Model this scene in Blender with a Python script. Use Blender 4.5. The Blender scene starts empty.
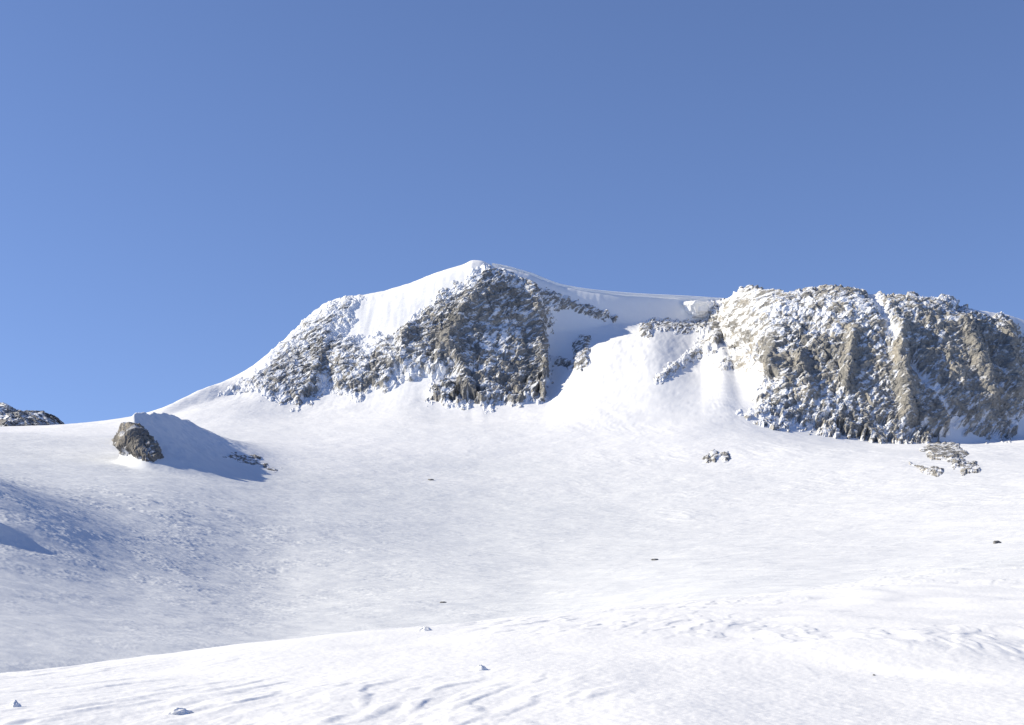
import bpy, math
import numpy as np

# ------------------------------------------------------------------ basics
F, CX, HY = 1407.0, 512.0, 540.0      # focal length in pixels, centre column, eye-level row
EYE = 1.7
C = bpy.context.scene.collection
SUN_EL = math.radians(28.0)
SUN_AZ = math.radians(86.0)           # measured to the left of the view axis (+Y)
SUNV = np.array([-math.cos(SUN_EL)*math.sin(SUN_AZ), math.cos(SUN_EL)*math.cos(SUN_AZ), math.sin(SUN_EL)])

def zat(y, d): return EYE + (HY - y)/F*d
def xat(u, d): return (u - CX)/F*d

# ------------------------------------------------------------------ noise
def _hash(ix, iy, iz, seed):
    h = (ix.astype(np.uint32)*np.uint32(374761393) + iy.astype(np.uint32)*np.uint32(668265263)
         + iz.astype(np.uint32)*np.uint32(2147483647 - 58) + np.uint32(seed)*np.uint32(974634777))
    h = (h ^ (h >> np.uint32(13)))*np.uint32(1274126177)
    h = (h ^ (h >> np.uint32(16)))*np.uint32(2246822519)
    return h ^ (h >> np.uint32(15))
_G = np.array([[1,1,0],[-1,1,0],[1,-1,0],[-1,-1,0],[1,0,1],[-1,0,1],[1,0,-1],[-1,0,-1],
               [0,1,1],[0,-1,1],[0,1,-1],[0,-1,-1],[1,1,0],[0,-1,1],[-1,1,0],[0,-1,-1]], float)
def perlin(x, y, z, seed=0):
    x = np.asarray(x, float); y = np.asarray(y, float); z = np.broadcast_to(np.asarray(z, float), x.shape)
    fx, fy, fz = np.floor(x), np.floor(y), np.floor(z)
    ix, iy, iz = fx.astype(np.int64), fy.astype(np.int64), fz.astype(np.int64)
    x, y, z = x-fx, y-fy, z-fz
    s = lambda t: t*t*t*(t*(t*6-15)+10)
    u, v, w = s(x), s(y), s(z)
    def g(a, b, c):
        k = _G[(_hash(ix+a, iy+b, iz+c, seed) & np.uint32(15)).astype(int)]
        return k[..., 0]*(x-a) + k[..., 1]*(y-b) + k[..., 2]*(z-c)
    def L(a, b, t): return a + t*(b-a)
    return L(L(L(g(0,0,0), g(1,0,0), u), L(g(0,1,0), g(1,1,0), u), v),
             L(L(g(0,0,1), g(1,0,1), u), L(g(0,1,1), g(1,1,1), u), v), w)
def fbm(x, y, z, n=4, seed=0, gain=0.5):
    a, t, f = 1.0, 0, 1.0
    for i in range(n):
        t = t + a*perlin(x*f, y*f, z*f, seed+i*7); a *= gain; f *= 2.03
    return t
def ridged(x, y, z, n=4, seed=0, gain=0.5):
    a, t, f = 1.0, 0, 1.0
    for i in range(n):
        t = t + a*(1 - 2*np.abs(perlin(x*f, y*f, z*f, seed+i*7))*1.4); a *= gain; f *= 2.07
    return t
def worley(x, y, z, seed=0):
    ix, iy, iz = [np.floor(c).astype(np.int64) for c in (x, y, z)]
    best = np.full(x.shape, 9.0); val = np.zeros(x.shape); sec = np.full(x.shape, 9.0)
    for a in (-1,0,1):
        for b in (-1,0,1):
            for c in (-1,0,1):
                h = _hash(ix+a, iy+b, iz+c, seed)
                px = ix+a+(h & np.uint32(1023))/1023.0
                py = iy+b+((h >> np.uint32(10)) & np.uint32(1023))/1023.0
                pz = iz+c+((h >> np.uint32(20)) & np.uint32(1023))/1023.0
                d = (px-x)**2+(py-y)**2+(pz-z)**2
                m = d < best
                sec = np.where(m, best, np.minimum(sec, d)); best = np.where(m, d, best)
                val = np.where(m, (h % np.uint32(977))/977.0, val)
    return np.sqrt(best), np.sqrt(sec), val
def smooth(a, b, x):
    t = np.clip((x-a)/(b-a), 0, 1); return t*t*(3-2*t)

# ------------------------------------------------------------------ interpolation
def pslopes(x, y):
    """monotone cubic slopes along the last axis"""
    h = np.diff(x, axis=-1); s = np.diff(y, axis=-1)/h
    m = np.zeros_like(y)
    s0, s1, h0, h1 = s[..., :-1], s[..., 1:], h[..., :-1], h[..., 1:]
    w1, w2 = 2*h1+h0, h1+2*h0
    with np.errstate(divide='ignore', invalid='ignore'):
        mm = (w1+w2)/(w1/s0+w2/s1)
    m[..., 1:-1] = np.where(s0*s1 > 0, mm, 0)
    m[..., 0], m[..., -1] = s[..., 0], s[..., -1]
    return m
def pch(xk, yk, x):
    xk = np.asarray(xk, float); yk = np.asarray(yk, float)
    m = pslopes(xk, yk)
    i = np.clip(np.searchsorted(xk, x)-1, 0, len(xk)-2)
    h = xk[i+1]-xk[i]; t = np.clip((x-xk[i])/h, 0, 1)
    return ((1+2*t)*(1-t)**2*yk[i] + t*(1-t)**2*h*m[i] + t*t*(3-2*t)*yk[i+1] + t*t*(t-1)*h*m[i+1])

# ------------------------------------------------------------------ the lie of the land
GU = [-450, -150, 0, 150, 300, 512, 700, 900, 1024, 1300, 1500]
GD = {60:  [960, 900, 860, 840, 820, 790, 770, 740, 720, 700, 700],
      100: [700, 720, 730, 735, 735, 700, 675, 640, 620, 600, 600],
      140: [600, 640, 676, 700, 700, 660, 640, 612, 600, 580, 575],
      200: [560, 580, 609, 636, 653, 645, 605, 585, 572, 555, 550],
      270: [476, 503, 543, 592, 617, 610, 582, 566, 555, 535, 528],
      350: [413, 433, 485, 547, 582, 582, 562, 550, 540, 515, 505],
      450: [400, 438, 478, 502, 534, 549, 540, 527, 515, 485, 470],
      600: [410, 440, 455, 466, 490, 506, 500, 487, 478, 450, 430],
      750: [405.5, 424, 434, 441, 452, 463, 456, 452, 452, 430, 415],
      840: [405, 421, 431.5, 430, 433, 433, 423, 444, 443, 422, 411]}
UP = [ # u, foot(d,y), mid(d,y), crest(d,y)
 (-450, 860, 404.6, 880, 404, 910, 402), (-150, 860, 420, 880, 419, 910, 416),
 (0, 865, 430.5, 885, 429, 915, 426.5), (60, 865, 429, 885, 427, 915, 424.5), (120, 868, 427.5, 890, 424, 920, 418.5),
 (155, 872, 425.5, 896, 420, 926, 411), (200, 905, 414, 938, 405, 980, 390), (240, 930, 407, 980, 392, 1035, 374),
 (270, 945, 405, 1000, 378, 1060, 353), (300, 955, 405, 1020, 364, 1080, 325), (330, 960, 403, 1028, 355, 1086, 302),
 (345, 962, 401, 1026, 351, 1088, 297.5), (370, 962, 399, 1026, 345, 1089, 294), (400, 958, 398, 1024, 340, 1089, 287),
 (440, 950, 402, 1024, 336, 1089, 272), (465, 944, 404, 1026, 332, 1089, 264), (473, 942, 405, 1028, 330, 1089, 260), (481, 941, 405, 1030, 330, 1089, 260.6),
 (490, 940, 406, 1032, 331, 1090, 264), (500, 940, 406, 1036, 332, 1091, 267), (525, 943, 404, 1046, 334, 1093, 273), (545, 952, 401, 1060, 334, 1096, 281),
 (565, 972, 386, 1070, 333, 1099, 287), (590, 1006, 361, 1076, 329, 1102, 291), (620, 1040, 341, 1086, 324, 1107, 294.5),
 (660, 1070, 329, 1098, 323, 1116, 297), (700, 1098, 328, 1114, 322, 1127, 299), (722, 1010, 352, 1090, 328, 1133, 299.5),
 (740, 932, 386, 1000, 349, 1105, 293), (758, 893, 404, 950, 362, 1078, 291.5), (775, 882, 413, 932, 365, 1062, 293),
 (800, 876, 425, 920, 376, 1050, 294),
 (838, 874, 434, 914, 381, 1040, 290), (870, 870, 440, 912, 381, 1036, 295),
 (900, 870, 443, 912, 381, 1034, 297), (945, 872, 444, 922, 378, 1040, 300), (960, 876, 444, 930, 375, 1046, 308),
 (1000, 892, 440, 955, 372, 1062, 315), (1024, 908, 436, 975, 370, 1075, 322), (1080, 940, 430, 1010, 385, 1100, 345),
 (1200, 930, 424, 1000, 405, 1100, 385), (1500, 930, 410, 1000, 400, 1100, 390)]
UP = np.array(UP, float)
K_E, K_G = 10, 12
def columns(u):
    """knot distances and heights for columns u"""
    u = np.asarray(u, float)
    D, Z = [], []
    for d, ys in GD.items():
        y = pch(GU, ys, u); D.append(np.full(u.shape, float(d))); Z.append(zat(y, d))
    for j in (1, 3, 5):
        d = pch(UP[:, 0], UP[:, j], u); y = pch(UP[:, 0], UP[:, j+1], u)
        D.append(d); Z.append(zat(y, d))
    g, zg = D[-1], Z[-1]
    for dd, dz in ((25, -4), (90, -38), (500, -190), (2200, -330), (9000, -420)):
        D.append(g+dd); Z.append(zg+dz)
    D, Z = np.stack(D, -1), np.stack(Z, -1)
    return D, Z, pslopes(D, Z)
def base(u, k):
    """u:[n], k:[m] -> d,z of the terrain before detail, arrays [m,n]"""
    D, Z, M = columns(u)
    i = np.clip(np.floor(k).astype(int), 0, D.shape[1]-2); t = (k-i)[:, None]
    D0, D1, Z0, Z1, M0, M1 = D[:, i].T, D[:, i+1].T, Z[:, i].T, Z[:, i+1].T, M[:, i].T, M[:, i+1].T
    h = D1-D0
    z = (1+2*t)*(1-t)**2*Z0 + t*(1-t)**2*h*M0 + t*t*(3-2*t)*Z1 + t*t*(t-1)*h*M1
    return D0+t*h, z

def knoll(x, y):
    """wind-shaped ridge left of the middle distance, running towards the viewer"""
    H = (21.3-1.8*smooth(612, 648, y)+1.0*perlin(y/13, 0*y, 0.3, 21))*smooth(571, 616, y)*(1-smooth(662, 800, y))
    xr = pch([540, 560, 572, 585, 600, 620, 660, 720, 800], [-138, -141, -147, -155, -163, -166, -167, -166, -163], y) + 1.0*perlin(x*0+1, y*0.09, 0.5, 3)
    a = x - xr
    a = a - 1.5
    r = np.clip(1-(np.sqrt(np.maximum(a, 0)**2+0.5)-0.7)/62, 0, 1)**2.3
    l = 1-smooth(0, 8, -a)
    k_ = H*np.where(a > 0, r, l)
    return k_ + smooth(1, 6, k_)*(0.5*fbm(x/14, y/7, 0.4, 4, 19) + 0.35*ridged(a/9, y/3.5, 0.6, 3, 20))
def terrain(u, k, detail=True):
    d, z = base(u, k)
    x = xat(u[None, :], d)
    z = z + knoll(x, d)
    if detail:
        # gentle swells, then wind ripples elongated across the slope
        far = smooth(600, 1000, d)
        z = z + 0.9*fbm(x/60, d/60, 0.3, 3, 11)
        z = z + 0.22*fbm(x/9+0.3*d/9, d/5, 0.3, 3, 12)*(1-0.3*far)
        left = 1-smooth(-110, 10, x)
        amp = (0.05 + 0.09*left*smooth(220, 300, d)*(1-smooth(430, 540, d)))
        z = z + amp*ridged(x/4.5+0.03*d, d/3.2, 0.7, 4, 13, 0.6)*(0.35+0.65*smooth(-0.2, 0.3, fbm(x/14, d/20, 0.9, 3, 18)))
        # small roll-over steps on the left slope
        st = fbm(x/40+3, d/10, 0.2, 4, 15)
        z = z + 0.5*left*smooth(380, 420, d)*(1-smooth(455, 500, d))*smooth(-0.05, 0.3, st)
        z = z + 2.8*np.exp(-((x+105)/5.0)**2-((d-278)/9)**2)
        flute = smooth(-20, 60, x)*smooth(430, 520, d)*(1-smooth(860, 950, d))
        z = z + 0.13*flute*smooth(-0.2, 0.4, fbm(x/40, d/60, 0.8, 2, 23))*ridged(x/7+d/20, d/24, 0.4, 3, 22, 0.5)
        for hx, hy, hw in ((38, 375.5, 9), (-11, 284, 7), (-37, 683, 8), (70, 420, 12), (20, 300, 10)):
            z = z - 0.45*np.exp(-((x-hx)/hw)**2-((d-hy)/2.6)**2) + 0.35*np.exp(-((x-hx)/hw)**2-((d-hy+4)/2.0)**2)
        # the upper snow: faint drainage flutes
        steep = smooth(900, 1000, d)
        z = z + 0.35*steep*fbm(x/6, d/26, 0.1, 3, 14)
    return x, d, z

# ------------------------------------------------------------------ mesh helpers
def normals_grid(P):
    a = np.gradient(P, axis=1); b = np.gradient(P, axis=0)
    n = np.cross(a, b); n /= np.linalg.norm(n, axis=-1, keepdims=True)+1e-12
    return np.where(n[..., 2:3] < 0, -n, n)
def make_mesh(name, V, Fq, mat, attrs=None, smooth_shade=True, normals=None):
    me = bpy.data.meshes.new(name)
    V = np.ascontiguousarray(V, dtype=np.float32); Fq = np.ascontiguousarray(Fq, dtype=np.int32)
    me.vertices.add(len(V)); me.vertices.foreach_set('co', V.ravel())
    n = len(Fq); w = Fq.shape[1]
    me.loops.add(n*w); me.loops.foreach_set('vertex_index', Fq.ravel())
    me.polygons.add(n); me.polygons.foreach_set('loop_start', np.arange(0, n*w, w, dtype=np.int32))
    me.update(calc_edges=True)
    me.polygons.foreach_set('use_smooth', np.full(n, smooth_shade))
    for k, a in (attrs or {}).items():
        at = me.attributes.new(k, 'FLOAT', 'POINT'); at.data.foreach_set('value', np.asarray(a, np.float32).ravel())
    me.validate()
    if normals is not None:
        me.normals_split_custom_set_from_vertices(np.asarray(normals, float).reshape(-1, 3))
    me.materials.append(mat)
    o = bpy.data.objects.new(name, me); C.objects.link(o)
    return o
def grid_faces(m, n, keep=None):
    i = np.arange(m*n).reshape(m, n)
    q = np.stack([i[:-1, :-1], i[:-1, 1:], i[1:, 1:], i[1:, :-1]], -1).reshape(-1, 4)
    if keep is not None:
        kq = (keep[:-1, :-1] | keep[:-1, 1:] | keep[1:, 1:] | keep[1:, :-1]).reshape(-1); q = q[kq]
    return q
def compact(V, Fq, attrs):
    used = np.unique(Fq); mp = np.full(len(V), -1); mp[used] = np.arange(len(used))
    return V[used], mp[Fq], {k: np.asarray(a).ravel()[used] for k, a in attrs.items()}
def tag(o, label=None, cat=None, group=None, kind=None):
    for k, v in (('label', label), ('category', cat), ('group', group), ('kind', kind)):
        if v: o[k] = v
    return o

# ------------------------------------------------------------------ materials
def nodes(name):
    m = bpy.data.materials.new(name); m.use_nodes = True
    nt = m.node_tree; b = nt.nodes['Principled BSDF']
    return m, nt, b
def N(nt, t, **kw):
    n = nt.nodes.new(t)
    for k, v in kw.items():
        if k in n.inputs.keys(): n.inputs[k].default_value = v
        else: setattr(n, k, v)
    return n
def snow_material(name, scales, col=(0.87, 0.865, 0.855)):
    """scales: list of (noise size in metres, bump height in metres, (stretch x, y, z))"""
    m, nt, b = nodes(name)
    co = N(nt, 'ShaderNodeTexCoord')
    prev = None
    for size, h, st in scales:
        mp = N(nt, 'ShaderNodeMapping'); mp.inputs['Scale'].default_value = st
        nt.links.new(co.outputs['Object'], mp.inputs['Vector'])
        no = N(nt, 'ShaderNodeTexNoise', Scale=1.0/size, Detail=5.0, Roughness=0.6)
        nt.links.new(mp.outputs[0], no.inputs['Vector'])
        bu = N(nt, 'ShaderNodeBump', Strength=0.42, Distance=h)
        nt.links.new(no.outputs['Fac'], bu.inputs['Height'])
        if prev: nt.links.new(prev.outputs[0], bu.inputs['Normal'])
        prev = bu
    nt.links.new(prev.outputs[0], b.inputs['Normal'])
    # wind-packed and fresh snow differ a little in whiteness; shade is tinted over this below
    no = N(nt, 'ShaderNodeTexNoise', Scale=0.35/scales[0][0], Detail=6.0, Roughness=0.65)
    nt.links.new(co.outputs['Object'], no.inputs['Vector'])
    cr = N(nt, 'ShaderNodeValToRGB')
    cr.color_ramp.elements[0].position = 0.38; cr.color_ramp.elements[0].color = (col[0]*0.96, col[1]*0.965, col[2]*0.975, 1)
    cr.color_ramp.elements[1].position = 0.62; cr.color_ramp.elements[1].color = (*col, 1)
    nt.links.new(no.outputs['Fac'], cr.inputs[0])
    at = N(nt, 'ShaderNodeAttribute', attribute_name='shade_tint')   # greyer tint puts the shade of slopes turned from the sun into the colour
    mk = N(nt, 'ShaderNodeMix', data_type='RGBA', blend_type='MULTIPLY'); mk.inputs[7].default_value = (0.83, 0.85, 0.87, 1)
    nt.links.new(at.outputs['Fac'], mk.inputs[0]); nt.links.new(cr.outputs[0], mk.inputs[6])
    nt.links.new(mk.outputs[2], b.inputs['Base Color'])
    b.inputs['Roughness'].default_value = 0.75
    b.inputs['Specular IOR Level'].default_value = 0.25
    return m
def rock_material(name, dark, mid, tan, sc=1.0):
    m, nt, b = nodes(name)
    co = N(nt, 'ShaderNodeTexCoord')
    n1 = N(nt, 'ShaderNodeTexNoise', Scale=0.045/sc, Detail=8.0, Roughness=0.7)
    n2 = N(nt, 'ShaderNodeTexNoise', Scale=0.5/sc, Detail=6.0, Roughness=0.75)
    for n in (n1, n2): nt.links.new(co.outputs['Object'], n.inputs['Vector'])
    c1 = N(nt, 'ShaderNodeValToRGB'); e = c1.color_ramp.elements
    e[0].position, e[0].color = 0.36, (*dark, 1); e[1].position, e[1].color = 0.66, (*tan, 1)
    x = e.new(0.5); x.color = (*mid, 1)
    nt.links.new(n1.outputs['Fac'], c1.inputs[0])
    c2 = N(nt, 'ShaderNodeValToRGB'); e = c2.color_ramp.elements
    e[0].position, e[0].color = 0.3, (0.55, 0.55, 0.57, 1); e[1].position, e[1].color = 0.7, (1.35, 1.33, 1.3, 1)
    nt.links.new(n2.outputs['Fac'], c2.inputs[0])
    mu = N(nt, 'ShaderNodeMix', data_type='RGBA', blend_type='MULTIPLY'); mu.inputs[0].default_value = 1.0
    nt.links.new(c1.outputs[0], mu.inputs[6]); nt.links.new(c2.outputs[0], mu.inputs[7])
    # snow lodged on ledges: the stored amount, broken up by fine noise
    at = N(nt, 'ShaderNodeAttribute', attribute_name='snow')
    n3 = N(nt, 'ShaderNodeTexNoise', Scale=0.8/sc, Detail=5.0, Roughness=0.7)
    nt.links.new(co.outputs['Object'], n3.inputs['Vector'])
    ad = N(nt, 'ShaderNodeMath', operation='MULTIPLY_ADD'); ad.inputs[1].default_value = 0.9
    nt.links.new(n3.outputs['Fac'], ad.inputs[0]); nt.links.new(at.outputs['Fac'], ad.inputs[2])
    mr = N(nt, 'ShaderNodeMapRange'); mr.inputs['From Min'].default_value = 0.25; mr.inputs['From Max'].default_value = 0.68
    nt.links.new(ad.outputs[0], mr.inputs['Value'])
    mx = N(nt, 'ShaderNodeMix', data_type='RGBA'); mx.inputs[7].default_value = (0.84, 0.85, 0.87, 1)
    nt.links.new(mr.outputs[0], mx.inputs[0]); nt.links.new(mu.outputs[2], mx.inputs[6])
    nt.links.new(mx.outputs[2], b.inputs['Base Color'])
    b.inputs['Roughness'].default_value = 0.85
    b.inputs['Specular IOR Level'].default_value = 0.2
    n4 = N(nt, 'ShaderNodeTexNoise', Scale=0.9/sc, Detail=8.0, Roughness=0.75)
    nt.links.new(co.outputs['Object'], n4.inputs['Vector'])
    bu = N(nt, 'ShaderNodeBump', Strength=0.8, Distance=0.9*sc)
    nt.links.new(n4.outputs['Fac'], bu.inputs['Height']); nt.links.new(bu.outputs[0], b.inputs['Normal'])
    return m
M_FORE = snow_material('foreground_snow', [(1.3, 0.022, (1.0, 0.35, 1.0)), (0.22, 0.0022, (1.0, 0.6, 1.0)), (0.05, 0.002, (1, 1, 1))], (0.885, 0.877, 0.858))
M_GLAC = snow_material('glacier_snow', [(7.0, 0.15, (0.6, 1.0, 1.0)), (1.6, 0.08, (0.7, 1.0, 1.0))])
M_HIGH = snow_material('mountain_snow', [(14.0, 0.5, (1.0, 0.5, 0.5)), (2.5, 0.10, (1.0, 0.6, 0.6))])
M_CORN = snow_material('cornice_snow', [(9.0, 0.35, (0.5, 0.5, 1.0)), (2.0, 0.08, (1, 1, 1))])
M_ROCK = rock_material('summit_rock', (0.17, 0.168, 0.158), (0.262, 0.254, 0.236), (0.37, 0.345, 0.30))
M_ROCK2 = rock_material('massif_rock', (0.20, 0.196, 0.182), (0.295, 0.285, 0.26), (0.43, 0.395, 0.33))
M_ROCK3 = rock_material('outcrop_rock', (0.13, 0.125, 0.115), (0.2, 0.188, 0.17), (0.30, 0.27, 0.22), 0.5)
M_ROCK4 = rock_material('far_rock', (0.14, 0.14, 0.145), (0.2, 0.2, 0.2), (0.27, 0.265, 0.26), 2.0)

# ------------------------------------------------------------------ snow terrain: glacier and mountain
uc = np.concatenate([np.linspace(-450, -60, 110, endpoint=False), np.arange(-60, 1085, 1.15), np.linspace(1086, 1500, 110)])
rows = [10, 24, 60, 80, 90, 95, 90, 70, 50, 40, 120, 130, 14, 14, 14, 10, 8]
kc = np.concatenate([np.linspace(i, i+1, n, endpoint=False) for i, n in enumerate(rows)] + [[float(len(rows))]])
X, Y, Z = terrain(uc, kc)
P = np.stack([X, Y, Z], -1); NR = normals_grid(P)
cut = int(np.argmin(np.abs(kc-(K_E-0.35))))
for nm, a, b, mat in (('glacier', 0, cut+1, M_GLAC), ('mountain', cut, len(kc), M_HIGH)):
    Q = P[a:b]
    shade_amt = (1-smooth(560, 900, Q[..., 1]+120*fbm(Q[..., 0]/90, Q[..., 1]/120, 0.5, 3, 17)))*(1-0.5*smooth(0, 110, Q[..., 0]))  # painted shade for the middle snow, fading with distance and to the right
    o = make_mesh(nm, Q.reshape(-1, 3), grid_faces(b-a, len(uc)), mat, {'shade_tint': shade_amt}, normals=NR[a:b])
    tag(o, kind='structure')
o['label'] = 'snow covered slopes of the peak and the saddle'
# depth of the first terrain point seen through a pixel
def hit(u, y):
    j = int(np.argmin(np.abs(uc-u)))
    yy = HY - (Z[:, j]-EYE)/Y[:, j]*F
    i0 = int(np.argmax(kc >= 1.5))
    run = np.minimum.accumulate(np.where(np.arange(len(kc)) >= i0, yy, 9999))
    ok = np.where(run <= y)[0]
    i = int(ok[0]) if len(ok) else len(kc)-1
    return float(xat(u, Y[i, j])), float(Y[i, j]), float(Z[i, j]), kc[i]

# ------------------------------------------------------------------ rock faces
def sdf(poly, u, y):
    """signed distance in pixels, positive inside"""
    p = np.array(poly, float); q = np.roll(p, -1, 0)
    best = np.full(u.shape, 1e9); ins = np.zeros(u.shape, bool)
    for (x0, y0), (x1, y1) in zip(p, q):
        ex, ey = x1-x0, y1-y0
        t = np.clip(((u-x0)*ex+(y-y0)*ey)/(ex*ex+ey*ey+1e-9), 0, 1)
        best = np.minimum(best, (u-x0-t*ex)**2+(y-y0-t*ey)**2)
        c = ((y0 > y) != (y1 > y)) & (u < ex*(y-y0)/(ey if ey else 1e-9)+x0)
        ins ^= c
    d = np.sqrt(best); return np.where(ins, d, -d)
RIBS = ((852,340,845,398,6,5.5),(896,330,906,428,7,7),(928,392,946,440,7,6),(956,325,986,412,9,7),(1000,330,1008,400,8,5),(872,296,897,350,7,-4),(908,362,955,436,6,-6),(800,360,806,405,7,4),(775,350,770,380,6,4),
        (527,285,545,398,8,6),(472,296,440,372,9,5),(452,345,470,400,8,4),(412,330,396,372,7,4),(330,335,310,395,8,3))
def rock(name, polys, u0, u1, k0, k1, step, mat, amp=1.0, size=1.0, edge=7.0, lift=2.2, bias=0.0, fields=(), seed=0, krow=None, holes=(), kfoot=None, wobk=1.3, foot_in=0.0, fade=0.0):
    u = np.arange(u0, u1, step)
    if krow: k = krow
    else:
        k = np.concatenate([np.linspace(max(k0, i), min(k1, i+1), max(4, int((min(k1, i+1)-max(k0, i))*n)), endpoint=False)
             for i, n in ((6, 260), (7, 260), (8, 200), (9, 180), (10, 220), (11, 250), (12, 60), (13, 40)) if min(k1, i+1) > max(k0, i)] + [[k1]])
    x, d, z = terrain(u, k)
    p = np.stack([x, d, z], -1); n = normals_grid(p)
    yy = HY-(z-EYE)/d*F; uu = np.broadcast_to(u[None, :], yy.shape)
    s = np.full(yy.shape, -1e9)
    wob = 4.0*size*fbm(uu/9/size, yy/9/size, 0.5, 4, 40+seed)
    for pl in polys: s = np.maximum(s, sdf(pl, uu, yy))
    for pl in holes: s = np.minimum(s, -sdf(pl, uu, yy))
    # behind the crest the rock carries on a little, then dives under the snow
    s = np.where(k[:, None] > K_G, np.minimum(s, 6-9*(k[:, None]-K_G)*6), s) if not krow else s
    if kfoot: s = np.minimum(s, (k[:, None]-kfoot-(foot_in*smooth(795, 835, uu)))*32+5*wob)
    m = np.clip((s+wob*wobk)/edge, -1, 1)
    L = size
    w = 0.9*fbm(x/20/L, d/20/L, z/20/L, 2, 70+seed)                 # warp
    # tilted strata: ribs that lean like the real ones
    a, b_, c = x/L+0.35*z/L+4*w, d/L, (z-0.35*x)/L
    f1, f2, cell = worley(a/13, b_/15, c/22, 50+seed)
    g1, g2, cell2 = worley(a/4.6+0.2*w, b_/6, c/7.5, 51+seed)
    h1, h2, cell3 = worley(a/1.9, b_/2.4, c/2.6, 52+seed)
    q1, q2 = (x+0.9*z)/L+3*w, (z-0.9*x)/L+2*w                       # tilted strata, up to the right
    crag = (3.0*ridged(a/52, b_/160, c/170, 2, 59+seed, 0.5) + 2.4*ridged(a/34, b_/40, c/60, 3, 60+seed, 0.55)
            + 1.5*(cell-0.5) + 1.4*np.clip(f2-f1, 0, 0.5)
            - 2.0*np.exp(-((f2-f1)/0.05)**2) - 1.0*np.exp(-((g2-g1)/0.07)**2)
            + 1.7*ridged(q1/34, d/16/L, q2/8.5, 2, 64+seed, 0.5) + 0.9*ridged(q1/13, d/8/L, q2/3.6, 2, 65+seed, 0.45)
            + 0.9*(cell2-0.5) + 1.5*ridged(a/6.5, b_/9, c/17, 3, 66+seed, 0.55) + 0.4*(cell3-0.5) + 0.5*fbm(a/1.3, b_/1.3, c/1.3, 2, 63+seed))
    kk = np.broadcast_to(k[:, None], m.shape)
    lf = 0.25+0.75*smooth(K_E-0.35, K_E+0.2, kk) if kfoot else 1.0
    off = L*amp*(crag*(0.35+0.65*smooth(0, 1, m))*0.45)*(0.35+0.65*lf)*(1-0.55*smooth(K_G-0.8, K_G-0.05, kk)) + (L*lift*m)*lf + 2.2*L*lf*smooth(3, 24, s)
    gul = np.zeros(m.shape)
    for (ua, ya, ub, yb, w_, h_) in RIBS:
        if u0-5 < ua < u1+5:
            t_ = np.clip((yy-ya)/(yb-ya), 0, 1)
            dq = (uu-(ua+(ub-ua)*t_)-0.7*wob)/w_
            if h_ < 0: gul = np.maximum(gul, np.exp(-dq*dq*1.6)*smooth(ya-9, ya+8, yy)*(1-smooth(yb-6, yb+6, yy)))
            off = off + h_*np.exp(-dq*dq*1.3)*smooth(ya-9, ya+8, yy)*(1-smooth(yb-6, yb+6, yy))*smooth(-0.2, 0.6, m)
    off = np.where(m < 0, off*1.0-2.0*L*(-m), off)
    Q = p + n*off[..., None]
    keep = (m > -0.95)
    nn = normals_grid(Q)
    # how much snow can lie here
    ma = 1.0*(nn[..., 2]-n[..., 2])
    ma = ma + 0.95*fbm((x+0.9*z)/13/L, d/10/L, (z-0.9*x)/4.0/L, 4, 80+seed, 0.65) + 0.1*(cell2-0.5) - 0.05*off/L
    rk = np.empty(ma.size); vis = m.ravel() > -0.3
    srt = np.sort(ma.ravel()[vis]); pct = np.searchsorted(srt, ma.ravel())/len(srt); pct = pct.reshape(ma.shape)
    cov = np.full(ma.shape, float(bias))
    for (fu, fy, ru, ry, add) in fields:
        cov = cov + add*np.exp(-(((uu-fu)/ru)**2+((yy-fy)/ry)**2)**1.3)
    cov = cov + 0.12*(1-smooth(-0.4, 0.8, m))
    cov = cov + 0.6*gul
    cov = cov + fade*(1-smooth(0, 20, s))
    sn = pct-(1-np.clip(cov, 0.02, 0.97))
    fq = grid_faces(len(k), len(u), keep)
    V, fq, at = compact(Q.reshape(-1, 3), fq, {'snow': sn})
    return make_mesh(name, V, fq, mat, at, smooth_shade=False)

summit = [(466,282),(474,273),(484,269),(500,268),(516,274),(530,290),(548,302),(552,322),(545,345),(549,375),(544,398),(515,403),(470,407),(428,403),(432,390),(450,378),(420,378),(402,374),(390,352),(392,336),(412,318),(440,292)]
tag(rock('rocky_cliff', [summit], 375, 570, 9.30, 12.60, 0.6, M_ROCK, kfoot=9.84, fade=0.2, wobk=1.8, seed=1, bias=0.36,
     fields=((498,345,16,22,.28),(440,378,34,12,.25),(474,274,12,7,.35),(430,320,24,22,.05),(445,335,24,16,-.18),(485,295,24,22,-.22),(525,385,30,16,-.12),(535,320,14,24,-.05),(415,352,24,24,.24))),
    'broad craggy rock face directly below the pointed snow summit', 'rock face', 'rock faces on the mountain')
shoulder = [(226,394),(250,373),(270,353),(300,325),(325,303),(345,295),(362,298),(352,318),(342,334),(365,338),(388,334),(404,345),(404,372),(388,387),(350,399),(330,388),(298,406),(272,399),(252,389)]
tag(rock('rocky_cliff', [shoulder], 215, 415, 9.30, 12.60, 0.6, M_ROCK, amp=0.75, lift=1.3, edge=9, kfoot=9.84, fade=0.2, wobk=2.0, seed=2, bias=0.64,
     fields=((335,312,22,16,.06),(300,345,25,16,.08),(300,400,34,8,-.25),(365,388,30,9,-.2),(375,345,20,10,.1))),
    'snow dusted rock face on the left shoulder of the pointed peak', 'rock face', 'rock faces on the mountain')
band = [(512,274),(530,281),(560,295),(590,306),(618,316),(614,321),(592,318),(570,309),(556,312),(545,303),(524,290)]
tag(rock('rock_band', [band], 500, 632, 9.60, 12.20, 0.5, M_ROCK, amp=0.5, lift=1.5, edge=4, seed=3, bias=0.45, size=0.7),
    'narrow shaded rock band beneath the long curved snow cornice', 'rock band')
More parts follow.
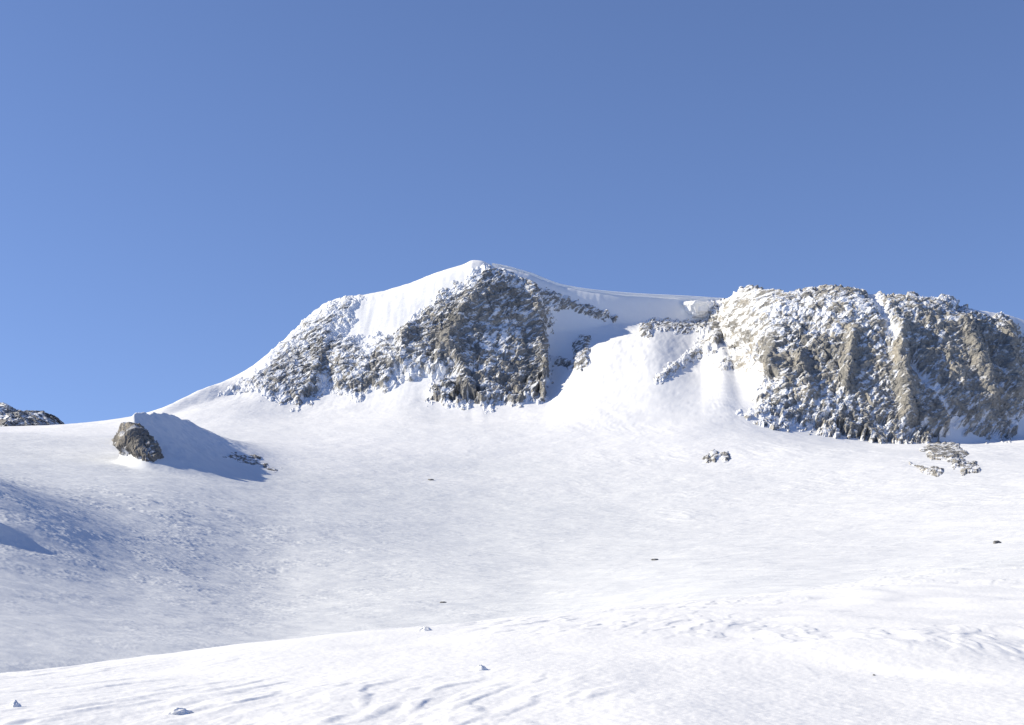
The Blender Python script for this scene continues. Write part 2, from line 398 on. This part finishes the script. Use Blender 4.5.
bowl = [(548,355),(574,360),(571,346),(579,335),(590,337),(589,350),(592,364),(578,371),(552,363)]
tag(rock('rock_outcrop', [bowl], 538, 602, 9.10, 11.80, 0.45, M_ROCK, amp=0.6, lift=1.5, edge=4, seed=4, bias=0.55, size=0.6),
    'small outcrop at the edge of the peak\'s blue shadow in the snow bowl', 'outcrop')
saddle = [(640,324),(655,317),(680,321),(712,318),(706,330),(675,333),(655,329),(649,339),(641,336)]
tag(rock('rock_band', [saddle], 630, 722, 9.40, 11.90, 0.45, M_ROCK, amp=0.5, lift=1.5, edge=4, seed=5, bias=0.6, size=0.6),
    'broken rocks just under the snow wall of the saddle between the peaks', 'rock band')
massif = [(704,346),(706,330),(718,306),(733,289),(770,289),(800,290),(838,284),(860,290),(900,293),(945,295),(956,307),(985,316),(1008,322),(1026,340),(1034,380),(1028,420),(1008,436),(985,438),(960,430),(930,443),(880,448),(840,441),(805,428),(780,434),(745,428),(742,415),(765,388),(762,366),(740,354),(720,348),(700,352)]
tag(rock('rocky_cliff', [massif], 676, 1060, 9.00, 12.60, 0.62, M_ROCK2, amp=1.0, kfoot=9.3, foot_in=0.4, wobk=2.8, fade=0.14, seed=6, bias=0.38,
     fields=((738,345,16,40,-.10),(795,320,58,25,.30),(705,345,14,12,.2),(865,325,16,26,.22),(880,350,12,16,.25),(775,405,35,24,.18),(830,410,34,14,.16),(975,370,50,60,-.22),(840,293,34,7,-.3),(765,293,20,5,-.2),(790,366,34,9,-.3),(850,368,30,10,-.22),(910,400,6,30,-.1))),
    'wide flat-topped rock face of the massif at the right', 'rock face', 'rock faces on the mountain')
arm = ([(654,378),(670,364),(690,349),(701,338),(714,340),(703,355),(676,372),(660,386)], [(712,363),(738,354),(764,357),(765,366),(742,372),(722,369)])
tag(rock('rock_rib', arm, 644, 775, 9.00, 11.90, 0.5, M_ROCK2, amp=0.5, lift=1.2, edge=5, seed=7, bias=0.68, size=0.7),
    'broken rib of rocks trailing from the massif into the snow bowl', 'rock rib')
low = ([(928,442),(955,442),(968,454),(952,463),(932,459),(921,451)], [(911,464),(928,466),(943,469),(938,475),(922,473)], [(948,458),(976,461),(979,466),(955,467)], [(960,470),(979,468),(978,473),(963,474)])
tag(rock('rock_outcrop', low, 900, 990, 7.00, 10.20, 0.5, M_ROCK2, amp=0.28, lift=0.5, edge=4, wobk=1.0, seed=8, bias=0.3, size=0.8),
    'low rocks breaking through the snow directly below the massif', 'outcrop')
tiny = [(702,456),(714,450),(729,453),(727,461),(710,462)]
tag(rock('rock_outcrop', [tiny], 694, 738, 7.00, 9.00, 0.4, M_ROCK2, amp=0.22, lift=0.5, edge=5, wobk=2.2, seed=9, bias=0.38, size=0.8),
    'tiny patch of rocks alone on the snow slope left of the massif foot', 'outcrop')
kn = [(113,426),(119,417),(131,422),(143,431),(152,440),(159,449),(163,458),(153,463),(141,458),(122,453),(113,440)]
tag(rock('rock_outcrop', [kn], 104, 172, 6.20, 8.00, 0.4, M_ROCK3, amp=0.95, lift=2.3, edge=2.5, seed=10, bias=0.08, size=0.55,
     krow=None),
    'dark sunlit rock cliff at the left end of the small snow knoll', 'outcrop')
kn2 = ([(222,457),(236,453),(262,456),(260,460),(240,460)], [(238,461),(262,463),(272,468),(258,467)], [(260,467),(281,468),(277,472)])
tag(rock('rock_outcrop', kn2, 212, 292, 6.20, 8.64, 0.4, M_ROCK3, amp=0.2, lift=0.4, edge=4, wobk=1.0, seed=11, bias=0.4, size=0.7),
    'flat half-buried rocks at the right end of the small snow knoll', 'outcrop')

# ------------------------------------------------------------------ cornice
def cornice():
    t = np.linspace(492, 726, 420)
    D, Zk, _ = columns(t)
    yd, zt = D[:, K_G], Zk[:, K_G]
    zt = zat(pch([480,500,530,560,600,640,690,726], [261.5,264.5,272.5,284,290.5,294,296.5,298.5], t), yd)
    xd = xat(t, yd)
    tx, ty = np.gradient(xd), np.gradient(yd); l = np.hypot(tx, ty)
    nx, ny = ty/l, -tx/l
    grow = pch([492,520,560,600,640,700,726], [0.12,0.35,0.62,0.86,1.05,1.1,1.0], t)
    sec = np.array([(-14,-4.5),(-9,-1.9),(-5,-0.6),(-2.2,0.0),(-0.4,0.15),(1.5,0.1),(2.9,-0.7),(3.1,-1.9),(2.5,-3.4),(1.2,-5.4),(0.1,-8),(0.4,-12),(1.4,-16),(3.4,-19.5),(7.0,-22.5),(11,-25)])
    s = np.linspace(0, len(sec)-1, 110); so = pch(range(len(sec)), sec[:, 0], s); sh = pch(range(len(sec)), sec[:, 1], s)
    O = so[:, None]*grow[None, :]; Hh = sh[:, None]*grow[None, :]
    T = t[None, :]+0*O
    O = O + (1.1*fbm(T/28, s[:, None]/5+0*T, 0.5, 3, 91))*smooth(3, 9, s)[:, None]
    x = xd+nx*O; y = yd+ny*O; z = zt+Hh+0.25*fbm(T/30, 0*T, 0.5, 2, 92)
    o = make_mesh('cornice', np.stack([x, y, z], -1).reshape(-1, 3), grid_faces(len(s), len(t)), M_CORN)
    tag(o, 'long smooth snow cornice with shaded wall, curving right from the summit', 'cornice')
cornice()

# sunlit block of snow broken from the cornice
def lump(name, mat, c, r, seed, amp=0.25, sub=5, rz=0.0, pw=0.75, taper=0.0):
    import bmesh
    bm = bmesh.new(); bmesh.ops.create_icosphere(bm, subdivisions=sub, radius=1.0)
    v = np.array([q.co[:] for q in bm.verts]); f = np.array([[q.index for q in fa.verts] for fa in bm.faces]); bm.free()
    cc = np.abs(v)**pw*np.sign(v)
    cc[:, :2] *= (1+taper*cc[:, 2:3])
    n = 1+amp*fbm(v[:, 0]*1.6+seed, v[:, 1]*1.6, v[:, 2]*1.6, 4, seed)
    _, _, ce = worley(v[:, 0]*1.8+seed, v[:, 1]*1.8, v[:, 2]*1.8, seed); n = n+amp*0.5*(ce-0.5)
    v = cc*n[:, None]*np.array(r)
    v = v @ np.array([[math.cos(rz), math.sin(rz), 0], [-math.sin(rz), math.cos(rz), 0], [0, 0, 1]])
    o = make_mesh(name, v, f, mat, {'snow': np.full(len(v), -1.0)}, smooth_shade=(mat not in (M_ROCK, M_ROCK2, M_ROCK3)))
    o.location = c
    return o
d = 1116
b = lump('snow_block', M_CORN, (xat(698, d), d, zat(309.5, d)), (10, 9, 6.5), 5, 0.22, 5, 0.35, 0.65, 0.3)
tag(b, 'sunlit white block of snow bulging from the shaded cornice wall', 'snow block')

# ------------------------------------------------------------------ far ridge behind the left skyline
u = np.arange(-260, 140, 0.7)
ytop = pch([-260,-120,-60,0,8,20,32,42,50,58,70,140], [396,388,392,404,406,411,411,412.5,416,421,431,450], u)
dc = 2300.0
r = np.linspace(0, 1, 240)
dd = 2060+ (r[:, None]*330)+0*u[None, :]
zc = zat(ytop, dc)[None, :]
zz = zc-150+150*np.where(r[:, None] < 0.727, smooth(-0.25, 0.727, r[:, None]*1.0)*1.0, 1-((r[:, None]-0.727)/0.273)**1.5*0.6)
xx = xat(u[None, :], dc)+0*dd
cr = 8*ridged(xx/60+zz/60, dd/70, zz/90, 4, 120, 0.6)+7*(worley(xx/22+zz/30, dd/22, zz/30, 121)[2]-0.5)+4*(worley(xx/8, dd/8, zz/9, 122)[2]-0.5)
Pm = np.stack([xx+0.5*cr, dd-cr, zz+0.3*cr-2], -1); nn = normals_grid(Pm)
sn = 0.8*(nn[..., 2]-0.62)+0.5*fbm(xx/40, dd/40, zz/40, 4, 123)+0.25*(1-smooth(-10, 22, u))[None, :]-0.02
o = make_mesh('mountain', Pm.reshape(-1, 3), grid_faces(240, len(u)), M_ROCK4, {'snow': sn}, smooth_shade=False)
tag(o, 'dark rocky ridge far behind the snow skyline at the left edge', kind='structure')

# ------------------------------------------------------------------ near slope the photographer stands on
FU = [-500, 0, 125, 256, 425, 512, 640, 768, 900, 1024, 1400]
FY = [705, 673, 659, 643, 627.5, 618, 606, 594, 575, 556, 520]
FD = [26, 30, 32, 35, 42, 47, 56, 68, 88, 115, 150]
ys = np.concatenate([np.linspace(-500, -40, 90, endpoint=False), np.arange(-40, 1065, 1.15), np.linspace(1066, 1500, 90)])
def fore_z(u, d):
    yc = pch(FU, FY, u); c = pch(FU, FD, u)
    zc = -(yc-HY)/F*c; sc = -(yc-HY)/F
    h = c-13; t = np.clip((d-13)/h, 0, 1)
    zn = -1.71
    zz = (1+2*t)*(1-t)**2*zn + t*(1-t)**2*h*(-0.012) + t*t*(3-2*t)*zc + t*t*(t-1)*h*sc
    zz = np.where(d < 13, zn-0.012*(d-13), zz)
    zz = np.where(d > c, zc+sc*(d-c)-0.0013*(d-c)**2, zz)
    return zz+EYE
def fore(u, d):
    x = xat(u, d); z = fore_z(u, d)
    wx = x+0.35*perlin(x/3, d/6, 0.2, 31)
    a = wx-0.22*d                                   # wind streaks run away from us, leaning right
    patch = smooth(-0.25, 0.35, fbm(x/7, d/10, 0.4, 2, 32))
    z = z + 0.10*fbm(x/5, d/9, 0.5, 3, 33)
    z = z + 0.012*patch*ridged(a/1.1, d/5.5, 0.5, 3, 34, 0.5)
    s = perlin(a/0.42, d/2.0, 0.5, 35)+0.45*perlin(a/0.2, d/0.9, 0.5, 36)
    z = z + 0.024*patch*smooth(0.04, 0.44, s)       # hard-edged sastrugi plates
    z = z + 0.006*fbm(x/0.16, d/0.22, 0.5, 3, 37)
    # the swell with soft drifts to the right
    z = z + 0.16*np.exp(-((x-5.3-0.25*(d-21))/2.6)**2-((d-22)/2.6)**2)
    z = z + 0.07*smooth(0.0, 0.5, perlin(x/2.3+5, d/3.3, 0.5, 38))*smooth(2, 7, x)
    return x, z
rd = np.concatenate([np.linspace(5, 11.5, 20, endpoint=False), 1/np.linspace(1/11.5, 1/34, 360, endpoint=False), 1/np.linspace(1/34, 1/120, 190, endpoint=False), np.linspace(120, 270, 30)])
uu, dd = np.meshgrid(ys, rd)
x, z = fore(uu, dd)
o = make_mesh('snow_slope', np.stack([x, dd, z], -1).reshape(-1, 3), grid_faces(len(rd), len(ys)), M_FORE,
              {'shade_tint': 0.9*smooth(30, 100, dd+12*fbm(x/12, dd/14, 0.3, 3, 39))})  # painted shade carried onto the brow so it blends with the snow behind
tag(o, kind='structure')
def fhit(u, y):
    ds = np.linspace(9, 130, 4000); uu = np.full(ds.shape, float(u))
    x, z = fore(uu, ds); yy = HY-(z-EYE)/ds*F
    i = int(np.argmax(yy <= y)); return float(x[i]), float(ds[i]), float(z[i])

# loose pieces of wind crust on the near slope
for i, (pu, py, r, rz, lab) in enumerate((
        (481, 670, (0.08, 0.07, 0.05), 0.3, 'angular snow chunk standing alone at the middle of the near slope'),
        (178, 713, (0.13, 0.1, 0.035), 0.9, 'flat crust chunk at the bottom of the near slope, below the wind ripples'),
        (15, 707, (0.05, 0.06, 0.055), 0.2, 'little upright snow chunk by the bottom left corner'),
        (425, 630.5, (0.15, 0.15, 0.07), 0.1, 'snow chunk perched on the brow of the near slope'))):
    px, pd, pz = fhit(pu, py)
    c = lump('snow_chunk', M_FORE, (px, pd, pz+r[2]*0.3), r, 20+i, 0.35, 4, rz, 1.0, -0.5)
    tag(c, lab, 'snow chunk', 'loose snow chunks on the near slope')
# stones, and two dark lumps added for shaded cracks in the glacier snow
for i, (pu, py, s, lab, near) in enumerate((
        (997, 543.5, 0.9, 'dark boulder alone on the snow near the right edge, below the massif', 0),
        (431, 480, 1.1, 'dark stone on the snowfield below the pointed peak', 0),
        (655, 560, 0.75, 'low dark lump added for the shade of a faint hollow on the glacier, behind the brow', 0),
        (443, 603, 0.55, 'flat dark lump added for the shaded crack in a long hollow of the glacier, nearest the brow', 0),
        (92, 0, 0, '', 2),
        (874, 675.5, 0.02, 'pebble lying on the bright near slope at the right', 1))):
    if near == 2: continue
    if near: px, pd, pz = fhit(pu, py)
    else: px, pd, pz, _ = hit(pu, py)
    f = (1.2, 1.1, 0.32) if i in (1, 2, 3) else (0.9, 0.8, 0.65)
    c = lump('stone', M_ROCK4, (px, pd, pz+s*0.1), tuple(s*q for q in f), 40+i, 0.45, 3, i*0.4)
    tag(c, lab, 'stone', 'dark stones lying on the snow')

# ------------------------------------------------------------------ sky, sun, camera
sc = bpy.context.scene
w = bpy.data.worlds.new('World'); sc.world = w; w.use_nodes = True
nt = w.node_tree; bg = nt.nodes['Background']
sky = nt.nodes.new('ShaderNodeTexSky'); sky.sky_type = 'NISHITA'; sky.sun_disc = False
sky.sun_elevation = SUN_EL; sky.sun_rotation = -SUN_AZ
sky.altitude = 3200; sky.air_density = 1.0; sky.dust_density = 0.1; sky.ozone_density = 3.0
tint = nt.nodes.new('ShaderNodeMix'); tint.data_type = 'RGBA'; tint.blend_type = 'MULTIPLY'
tint.inputs[0].default_value = 1.0; tint.inputs[7].default_value = (0.935, 0.885, 1.0, 1)
tc = nt.nodes.new('ShaderNodeTexCoord'); mp = nt.nodes.new('ShaderNodeMapping')
mp.inputs['Scale'].default_value = (1, 1, 0.72); mp.inputs['Location'].default_value = (0, 0, 0.12)   # clear high-altitude air: pale band kept low
nt.links.new(tc.outputs['Generated'], mp.inputs[0]); nt.links.new(mp.outputs[0], sky.inputs[0])
nt.links.new(sky.outputs[0], tint.inputs[6]); nt.links.new(tint.outputs[2], bg.inputs[0]); bg.inputs[1].default_value = 0.0775
ld = bpy.data.lights.new('sun', 'SUN'); ld.energy = 3.15; ld.angle = math.radians(0.5); ld.color = (1.0, 0.92, 0.745)
lo = bpy.data.objects.new('sun', ld); C.objects.link(lo)
from mathutils import Vector
lo.rotation_euler = Vector(tuple(SUNV)).to_track_quat('Z', 'Y').to_euler()
cd = bpy.data.cameras.new('camera'); cam = bpy.data.objects.new('camera', cd); C.objects.link(cam)
cam.location = (0, 0, EYE); cam.rotation_euler = (math.radians(90), 0, 0)
cd.sensor_width = 36; cd.lens = 36*F/1024; cd.shift_y = (HY-362.5)/1024
cd.clip_start = 0.1; cd.clip_end = 20000
sc.camera = cam
sc.view_settings.view_transform = 'Standard'; sc.view_settings.look = 'None'
sc.view_settings.exposure = 1.06; sc.view_settings.gamma = 1
sc.cycles.use_denoising = True
